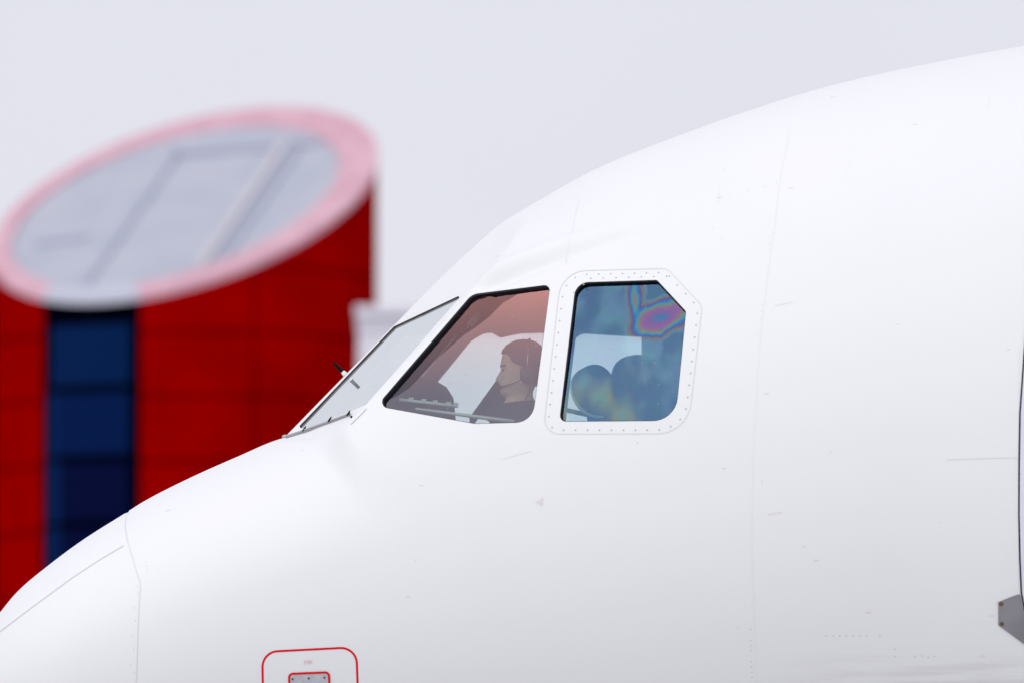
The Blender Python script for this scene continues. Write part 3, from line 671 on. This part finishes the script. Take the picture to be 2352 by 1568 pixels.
# ------------------------------------------------------------------ pilots
YP = -.53
def slab_rings():
    rows = [ # py, front px, back px, half width, squareness
     (783.5,1196,1213,.012),(786,1185,1223,.034),(791,1173,1233,.050),(800,1162,1242,.064),(812,1155,1248,.072),(825,1151.5,1250,.076),(836,1149.5,1250,.078),(842,1148.5,1250,.078),
     (847,1151,1249,.077),(853,1151,1247,.076),(860,1150,1245,.0745),(866,1149.5,1242,.073),(872,1149,1238,.0715),(877,1148.5,1235,.070),(882,1147,1232,.068),(885,1148.5,1231,.0665),
     (888,1147.2,1229,.065),(892,1149.5,1227,.062),(897,1148.5,1225,.058),(902,1149.5,1224,.054),(907,1154,1224,.051),(912,1160,1225,.052),(918,1161,1228,.056),(925,1156,1234,.068),
     (932,1148,1242,.105),(940,1140,1250,.150),(950,1133,1257,.190),(965,1126,1262,.212),(990,1119,1265,.222),(1040,1114,1265,.215),(1120,1117,1262,.195),(1200,1116,1258,.185),(1270,1112,1262,.200),(1320,1116,1264,.195),(1335,1140,1250,.15)]
    nose = Pchip([770,846,850,856,862,867,871,874,877.5,880,1400],[0,0,1.5,4.5,7.5,10.5,12,10.5,3.5,0,0])
    return rows, nose
rows, nose = slab_rings(); py_ = np.array([r[0] for r in rows]); spls = [Pchip(py_, [r[i] for r in rows]) for i in (1, 2, 3)]
pys = np.r_[np.linspace(783.5, 792, 6), np.arange(794, 930, 1.6), np.arange(930, 960, 4), np.linspace(960, 1335, 34)]
nphi = 72; hv = []
for q in pys:
    f, b, hw = [float(s_(q)) for s_ in spls]; xf, z = unproj(f, q, YP); xb, _ = unproj(b, q, YP); nb = float(unproj(f-float(nose(q)), q, YP)[0]-xf)
    c = xf+(xb-xf)*.52
    for i in range(nphi):
        a = 2*math.pi*i/nphi; ca, sa = math.cos(a), math.sin(a); e = .82 if q > 795 and q < 905 else .9
        y = hw*math.copysign(abs(sa)**e, sa); x = c-ca*((c-xf) if ca > 0 else (xb-c))
        if ca > 0:
            x += nb*math.exp(-(y/.0125)**2)
            if 846 < q < 858: x += .006*math.exp(-((abs(y)-.031)/.012)**2)*math.exp(-((q-851)/4)**2)      # eye sockets
        hv.append((x, YP+y, float(z)))
nr = len(pys); hf = [(j*nphi+i, j*nphi+(i+1)%nphi, (j+1)*nphi+(i+1)%nphi, (j+1)*nphi+i) for j in range(nr-1) for i in range(nphi)]+[tuple(range(nphi))[::-1], tuple((nr-1)*nphi+i for i in range(nphi))]
mb = MB(); mb.add(hv, hf)
for s_ in (-1, 1):
    sh = P(1200, 962, YP)+np.array([0, s_*.17, 0]); el = P(1180, 1110, YP)+np.array([0, s_*.25, 0]); wr = P(1062, 1165, YP)+np.array([0, s_*.20, 0])
    mb.tube([sh+np.array([.01, -s_*.05, .03]), sh, sh*.6+el*.4, el, el*.55+wr*.45, wr], [.05, .062, .054, .043, .040, .030], 14)
    kn = P(945, 1270, YP)+np.array([0, s_*.13, 0]); hp = P(1200, 1300, YP)+np.array([0, s_*.09, 0]); an = P(905, 1405, YP)+np.array([0, s_*.13, 0])
    mb.tube([hp, hp*.5+kn*.5, kn, kn*.5+an*.5, an], [.09, .082, .062, .056, .042], 14)
    mb.tube([an+np.array([.05, 0, -.02]), an+np.array([-.06, 0, -.03]), an+np.array([-.17, 0, -.035])], [.042, .045, .03], 12)
    d = (wr-el)/np.linalg.norm(wr-el); up = np.array([0, 0, 1.0]); lat = np.array([0, 1.0, 0])
    mb.ellipsoid(wr+d*.045, (.055, .042, .020))
    for k, ln in enumerate((.070, .080, .074, .058)):
        r0 = wr+d*.085+lat*(k-1.5)*.022; r1 = r0+d*ln*.5-up*.008; r2 = r0+d*ln-up*.030; mb.tube([r0-d*.02, r0, r1, r2], [.009, .009, .0085, .007], 8)
    r0 = wr+d*.03-lat*s_*.040; mb.tube([wr+d*.02, r0, r0+d*.035-up*.012-lat*s_*.012], [.011, .010, .008], 8)
    # ear
    ea = P(1207, 858, YP)+np.array([0, s_*.072, 0]); mb.ellipsoid(ea, (.016, .009, .030))
bo = mb.build('person', M['skin'], None, True)
rm = bo.modifiers.new('remesh', 'REMESH'); rm.mode = 'VOXEL'; rm.voxel_size = .0042
sm_ = bo.modifiers.new('smooth', 'SMOOTH'); sm_.factor = .5; sm_.iterations = 2
dg = bpy.context.evaluated_depsgraph_get(); bme = bpy.data.meshes.new_from_object(bo.evaluated_get(dg)); bo.modifiers.clear(); bo.data = bme; bme.name = 'person'
bme.materials.clear()
for k in ('skin', 'jacket', 'lips', 'hair', 'shirt'): bme.materials.append(M[k])
bme.polygons.foreach_set('use_smooth', [True]*len(bme.polygons))
def zpx(py): return float(unproj(1180, py, YP)[1])
def xpx(px): return float(unproj(px, 850, YP)[0])
zc1, zc2 = zpx(921), zpx(927)
wrx = xpx(1075)
for p in bme.polygons:
    c = p.center; k = 0; y = abs(c.y-YP)
    col = zc1-(c.x-xpx(1190))*-.10
    if c.z < zc2+.010*(c.x-xpx(1150))/.1: k = 1
    if c.z < zpx(1150) and c.x < wrx and c.z > zpx(1230) : k = 0
    if k == 0 and c.z > zpx(900):
        if c.x < xpx(1153) and zpx(889.5) < c.z < zpx(881) and y < .024: k = 2
        elif c.x < xpx(1170) and zpx(843.5) < c.z < zpx(839.5) and .012 < y < .055: k = 3
        elif c.x < xpx(1166) and zpx(852.5) < c.z < zpx(849.5) and .02 < y < .043: k = 3
    p.material_index = k
# hair cap: the upper and rear of the head, a little larger
HC = bmesh.new(); HC.from_mesh(bme)
def hair_line(x):   # lowest z of hair for a given px
    return float(np.interp(x, [1140,1153,1160,1172,1178,1192,1203,1215,1225,1260], [812,813,815,822,836,842,846,850,880,896]))
dele = []
cx_, cz_ = xpx(1200), zpx(842)
for v in HC.verts:
    px = 1176+(v.co.x)/float(unproj(1177, 850, YP)[0])
    if v.co.z < zpx(hair_line(px)) or v.co.z < zpx(905): dele.append(v)
bmesh.ops.delete(HC, geom=dele, context='VERTS')
for v in HC.verts:
    dv = v.co-Vector((cx_, YP, cz_)); nb_ = math.sin(v.co.x*210)*math.sin(v.co.z*170+v.co.y*130)*.0016
    v.co += dv.normalized()*(.0085+nb_)
for f in HC.faces: f.smooth = True; f.material_index = 0
hme = bpy.data.meshes.new('hair'); HC.to_mesh(hme); HC.free(); hme.materials.clear(); hme.materials.append(M['hair'])
hair = link('hair', hme, None, bo); so = hair.modifiers.new('solid', 'SOLIDIFY'); so.thickness = .012; so.offset = -1
tag(bo, 'person in dark uniform and headset facing left behind the pink tinted window', 'person', None)
# headset
hs = empty('headset', P(1212, 862, YP)); hs0 = np.array(hs.location)
tag(hs, 'dark headset with boom microphone worn by the nearer person', 'headset')
def loc(p): return np.array(p)-hs0
arc = []
for k in range(21):
    a = math.pi*k/20; q = P(1211, 858, YP); top = P(1216, 778.5, YP); arc.append(loc([q[0]+(top[0]-q[0])*math.sin(a), YP-math.cos(a)*.094, q[2]+(top[2]-q[2])*math.sin(a)]))
mb = MB(); mb.tube(arc, [.0055]*21, 8); mb.build('headband', M['headset'], hs, True)
mb = MB(); mb.tube([arc[1]+np.array([-.002, -.008, 0]), arc[3]+np.array([-.002, -.008, 0]), arc[5]+np.array([-.002, -.006, 0])], [.003, .0035, .003], 8); mb.build('slider', M['silver'], hs, True)
for s_ in (-1, 1):
    q = loc(P(1212, 862, YP)+np.array([0, s_*.088, 0])); mb = MB(); mb.ellipsoid(q, (.036, .019, .043), nu=24, e=.75); mb.build('ear_cup', M['headset'], hs, True)
q = P(1205, 872, YP)+np.array([0, -.10, 0]); e_ = P(1150, 889.5, YP)+np.array([0, -.035, 0]); mid = P(1180, 883, YP)+np.array([0, -.085, 0])
mb = MB(); mb.tube([loc(q), loc(mid), loc(P(1163, 887, YP)+np.array([0, -.065, 0])), loc(e_)], .0026, 8); mb.build('boom', M['headset'], hs, True)
mb = MB(); mb.ellipsoid(loc(e_), (.011, .011, .008)); mb.build('microphone', M['headset'], hs, True)
mb = MB(); mb.tube([loc(P(1216, 880, YP)+np.array([0, -.09, 0])), loc(P(1217, 900, YP)+np.array([0, -.085, 0])), loc(P(1208, 918, YP)+np.array([0, -.085, 0])), loc(P(1196, 940, YP)+np.array([0, -.14, 0])), loc(P(1192, 985, YP)+np.array([0, -.2, 0]))], .0022, 6); mb.build('cable', M['headset'], hs, True)

# slanted dark-edged panel beyond the pilot's chest
a = P(1144, 882, -.15); b = P(1082, 968, -.15); d = b-a; L = np.linalg.norm(d); d /= L; nn_ = np.array([-d[2], 0, d[0]]); mb = MB()
mb.box((a+b)/2, (.022, .30, L), np.stack([nn_, (0, 1, 0), d], -1)); sl = mb.build('slanted_panel', M['coaming'], plane, bevel=.004)
a2 = a+np.array([.075, .05, -.03]); b2 = b+np.array([.09, .05, 0]); d2 = (b2-a2); L2 = np.linalg.norm(d2); d2 /= L2; n2_ = np.array([-d2[2], 0, d2[0]]); mb = MB()
mb.box((a2+b2)/2, (.13, .02, L2), np.stack([n2_, (0, 1, 0), d2], -1)); mb.build('panel_face', M['board'], sl, bevel=.003)

# ------------------------------------------------------------------ cockpit seats
def Ry(a): c, s = math.cos(a), math.sin(a); return [[c, 0, s], [0, 1, 0], [-s, 0, c]]
def seat(y, hx, hy, label, rot, hr):
    base = P(1290, 1425, y); s = empty('pilot_seat', (base[0], y, zf)); o = np.array(s.location); tag(s, label, 'seat', 'cockpit seats')
    mb = MB(); mb.ellipsoid(P(hx, hy, y)-o, hr, Ry(rot), 24, 16, .8); mb.ellipsoid(P(hx+42, hy+48, y)-o, (.125, .15, .125), None, 24, 16, .85); h = mb.build('headrest', M['seat'], s, True)
    pts_ = []; c = P(hx, hy, y)-o; Rm = np.array(Ry(rot))
    for k in range(15):
        a = math.radians(130+11*k); pts_.append(c+Rm@np.array([hr[0]*1.03*math.cos(a), -hr[1]*.96, hr[2]*1.03*math.sin(a)]))
    mb = MB(); mb.tube(pts_, [.002+.006*math.sin(math.pi*k/14) for k in range(15)], 8); mb.build('film_light_arc', M['film_crescent'], h, True)  # added pale arc imitating the film's light crescent along the headrest edge
    b0 = P(hx+45, hy+60, y)-o; b1 = P(hx-15, 1290, y)-o; mb = MB()
    mb.tube([b0, b0*.75+b1*.25, b0*.4+b1*.6, b1], [.10, .19, .20, .16], 16); bk = mb.build('backrest', M['seat'], s, True); 
    mb = MB(); q = P(hx-115, 1330, y)-o; mb.box(q, (.52, .48, .13)); mb.build('cushion', M['seat'], s, bevel=.04)
    for s2 in (-1, 1):
        mb = MB(); q = P(hx-70, 1150, y)-o+np.array([0, s2*.27, 0]); mb.box(q, (.36, .06, .05)); mb.build('armrest', M['seat'], s, bevel=.015)
    mb = MB(); q = P(hx-100, 1330, y)-o; q[2] = .16; mb.box(q, (.34, .34, .32)); mb.build('pedestal', M['coaming'], s, bevel=.02)
    return s
seat(-.53, 1368, 900, 'dark seat with rounded headrest behind the headset wearer', math.radians(-28), (.105, .14, .125))
seat(.53, 1462, 880, 'dark taller far seat rising behind the nearer headrest', math.radians(-10), (.115, .14, .135))
mb = MB(); a = P(1296, 940, .2); b = P(1352, 952, .2); mb.tube([a, b], .011, 8); mb.build('handrail', M['coaming'], plane, True)
# tall locker behind the far seat closes the rear of the far window
mb = MB(); x0 = W(1478, .7); x1 = W(1660, .7); mb.box(((x0+x1)/2, .75, zf+.95), (x1-x0, .9, 2.3)); mb.build('rear_locker', M['seat'], plane, bevel=.02)

# ------------------------------------------------------------------ red tower behind
YT = 110.0; tcx, tcz = unproj(424, 460, YT); tcx = float(tcx); tcz = float(tcz); PM = float(unproj(1177, 784, YT)[0])
TR = 443*PM; tower = empty('round_tower', (tcx, YT, 0))
tag(tower, 'round red tower with slanted pale roof and dark blue window strip', 'tower')
SX, SY = .236, .545
def roof_z(x, y): return tcz+SX*x+SY*y
M['tred'] = noisy(mat('red_cladding', (.28,.0,.0), .75, .0), (.26,.0,.0), (.31,.0,.0), .8)
M['tred2'] = mat('red_cladding_joint', (.13,.0,.0), .8, .0)
M['tpink'] = noisy(mat('red_coping_with_sheen', (.62,.34,.42), .6, .3), (.57,.32,.39), (.63,.39,.45), 1.2)  # red wall top, its bright reflection painted in as pink
M['troof'] = noisy(mat('roof_membrane_grey', (.44,.46,.56), .7, .3), (.385,.405,.475), (.43,.44,.505), .9)
M['troof2'] = mat('roof_rib_pale', (.49,.48,.52), .6, .3); M['troof3'] = mat('roof_rib_dark', (.36,.375,.465), .7, .2)
M['tblue'] = [mat('blue_glass_%s' % n_, c_, .5, .02) for n_, c_ in (('bright', (.0006,.0125,.066)), ('mid', (.0006,.0095,.060)), ('dark', (.0005,.0025,.030)))]
M['tblack'] = mat('window_strip_frame', (.0004,.0008,.004), .6, .0)
M['tgrey'] = mat('pale_coping', (.46,.47,.55), .6, .3)
JOINT = [math.radians(a) for a in (-43.3, -10.4, 23.4, 60.5, 100, 142, 184, 226, 270, 316.7)]
zj = [float(unproj(430, q, YT-TR)[1]) for q in (150, 300, 455, 607, 760, 908, 1060, 1214)]
zj = [z for z in zj]; step = zj[-2]-zj[-1]
while zj[-1] > .3: zj.append(max(0, zj[-1]-step))
zj.sort()
GAP = .05
def arc_panel(name, a0, a1, z0, z1, r0, r1, mt, parent, seg=8, ga=GAP, gz=GAP/2):
    aa = np.linspace(a0+ga/2/TR, a1-ga/2/TR, seg+1); v = []
    for r in (r0, r1):
        for a in aa:
            x, y = r*math.sin(a), -r*math.cos(a); top = min(z1-gz, roof_z(x, y)-.02)
            v += [(x, y, min(z0+gz, top)), (x, y, top)]
    if max(p[2] for p in v)-min(p[2] for p in v) < .05: return None
    m = 2*(seg+1); f = []
    for i in range(seg):
        o = 2*i; f += [(m+o, m+o+2, m+o+3, m+o+1), (o, o+1, o+3, o+2), (o+1, m+o+1, m+o+3, o+3), (o, o+2, m+o+2, m+o)]
    f += [(0, m, m+1, 1), (m-2, m-1, 2*m-1, 2*m-2)]
    return mesh(name, v, f, mt, parent)
# core wall
n = 72; cv = []
for i in range(n):
    a = 2*math.pi*i/n; r = TR-.10; x, y = r*math.sin(a), -r*math.cos(a); cv += [(x, y, 0), (x, y, roof_z(x, y)-.03)]
core = mesh('core_wall', cv, [(2*i, 2*((i+1)%n), 2*((i+1)%n)+1, 2*i+1) for i in range(n)], M['tred2'], tower)
for j in range(len(zj)-1):
    for k in range(1, len(JOINT)-1):
        arc_panel('cladding_panel', JOINT[k], JOINT[k+1], zj[j], zj[j+1], TR-.09, TR, M['tred'], tower)
# window strip: frame, then a pane between each pair of transoms
arc_panel('window_strip', JOINT[0], JOINT[1], 0, 60, TR-.095, TR-.05, M['tblack'], tower, ga=0, gz=0)
strip = tower.children[-1]
zw = [float(unproj(215, q, YT-TR*.86)[1]) for q in (738, 893, 1052, 1205)]
while zw[-1] > 1.5: zw.append(zw[-1]-step)
for j in range(len(zw)-1):
    arc_panel('glass_pane', JOINT[0]+.02, JOINT[1]-.02, zw[j+1], zw[j], TR-.06, TR-.035, M['tblue'][(0, 1, 2, 2)[min(j, 3)]], strip, ga=.26, gz=.08)
for j in range(1, len(zw)-1):
    arc_panel('side_light', JOINT[0]+.03, JOINT[0]+.125, zw[j+1], zw[j], TR-.034, TR-.02, M['tblue'][0], strip, ga=.02, gz=.05)
# slanted coping ring (grey above the window strip) and roof sheet with ribs
def ring_piece(name, a0, a1, mt):
    m = max(4, int((a1-a0)/.09)); v = []
    for a in np.linspace(a0, a1, m+1):
        xo, yo = (TR+.02)*math.sin(a), -(TR+.02)*math.cos(a); xi, yi = TR*.855*math.sin(a)-TR*.05, -TR*.855*math.cos(a)
        v += [(xo, yo, roof_z(xo, yo)), (xi, yi, roof_z(xi, yi)-.01), (xo, yo, roof_z(xo, yo)-.12), (xi, yi, roof_z(xi, yi)-.22)]
    f = []
    for i in range(m):
        o = 4*i; f += [(o, o+4, o+5, o+1), (o, o+2, o+6, o+4), (o+1, o+5, o+7, o+3)]
    return mesh(name, v, f, mt, tower)
ring_piece('roof_coping', JOINT[1], JOINT[0]+2*math.pi, M['tpink']); g_ = ring_piece('roof_coping', JOINT[0], JOINT[1], M['tgrey']); g_['label'] = 'grey coping above the window strip'
v = [(TR*.87*math.sin(a)-TR*.05, -TR*.87*math.cos(a), roof_z(TR*.87*math.sin(a)-TR*.05, -TR*.87*math.cos(a))-.08) for a in np.linspace(0, 2*math.pi, 72, endpoint=False)]
sheet = mesh('roof_sheet', v, [tuple(range(72))], M['troof'], tower)
nroof = np.array([-SX, -SY, 1]); nroof /= np.linalg.norm(nroof)
def roof_pt(px, py):      # point of the slanted roof plane on the sight line
    dirv = FWD+(px-1176)*KPX*np.array([1., 0, 0])+(784-py)*KPX*UPV; p0 = np.array([tcx, YT, tcz-.08]); t = ((p0-CAM)@nroof)/(dirv@nroof); return CAM+t*dirv-np.array([tcx, YT, 0])
def rib(a, b, w_, h_, mt):
    a = roof_pt(*a); b = roof_pt(*b); d = b-a; L = np.linalg.norm(d); d /= L; s_ = np.cross(nroof, d); mb = MB()
    mb.box((a+b)/2+nroof*h_/2, (L, w_, h_), np.stack([d, s_, nroof], -1)); mb.build('roof_rib', mt, sheet)
rib((655,335),(455,625),.22,.10,M['troof2']); rib((682,335),(478,640),.26,.05,M['troof3']); rib((410,352),(190,665),.14,.05,M['troof3']); rib((395,354),(735,328),.34,.05,M['troof3']); rib((85,560),(200,545),.25,.04,M['troof3'])

# ------------------------------------------------------------------ pale low building beside the tower
YB = 97.0; bx0, bz = unproj(822, 703, YB); bx0 = float(bx0); bz = float(bz); L = 11.0
bld = empty('pale_building', (bx0+L/2, YB+2.6, 0)); tag(bld, 'pale grey flat-roofed building beside the red tower, mostly hidden by the nose', 'building')
M['bw'] = noisy(mat('pale_grey_cladding', (.52,.50,.56), .7, .3), (.64,.62,.68), (.69,.67,.72), .7); M['bw2'] = mat('pale_grey_band', (.57,.55,.62), .7, .3); M['bw3'] = mat('pale_parapet', (.67,.65,.71), .6, .3)
mb = MB(); mb.box((0, 0, bz/2-.15), (L, 5.2, bz-.3)); mb.build('wall', M['bw'], bld)
mb = MB(); mb.box((0, 0, bz-.09), (L+.10, 5.3, .18)); mb.build('parapet', M['bw3'], bld)
mb = MB(); mb.box((0, -2.62, bz-.34), (L+.04, .06, .22)); mb.build('fascia_band', M['bw2'], bld)
for i in range(6):
    mb = MB(); mb.box((-L/2+1.2+i*1.7, -2.61, 2.2), (1.1, .05, 1.4)); wnd = mb.build('window', M['tblack'], bld)
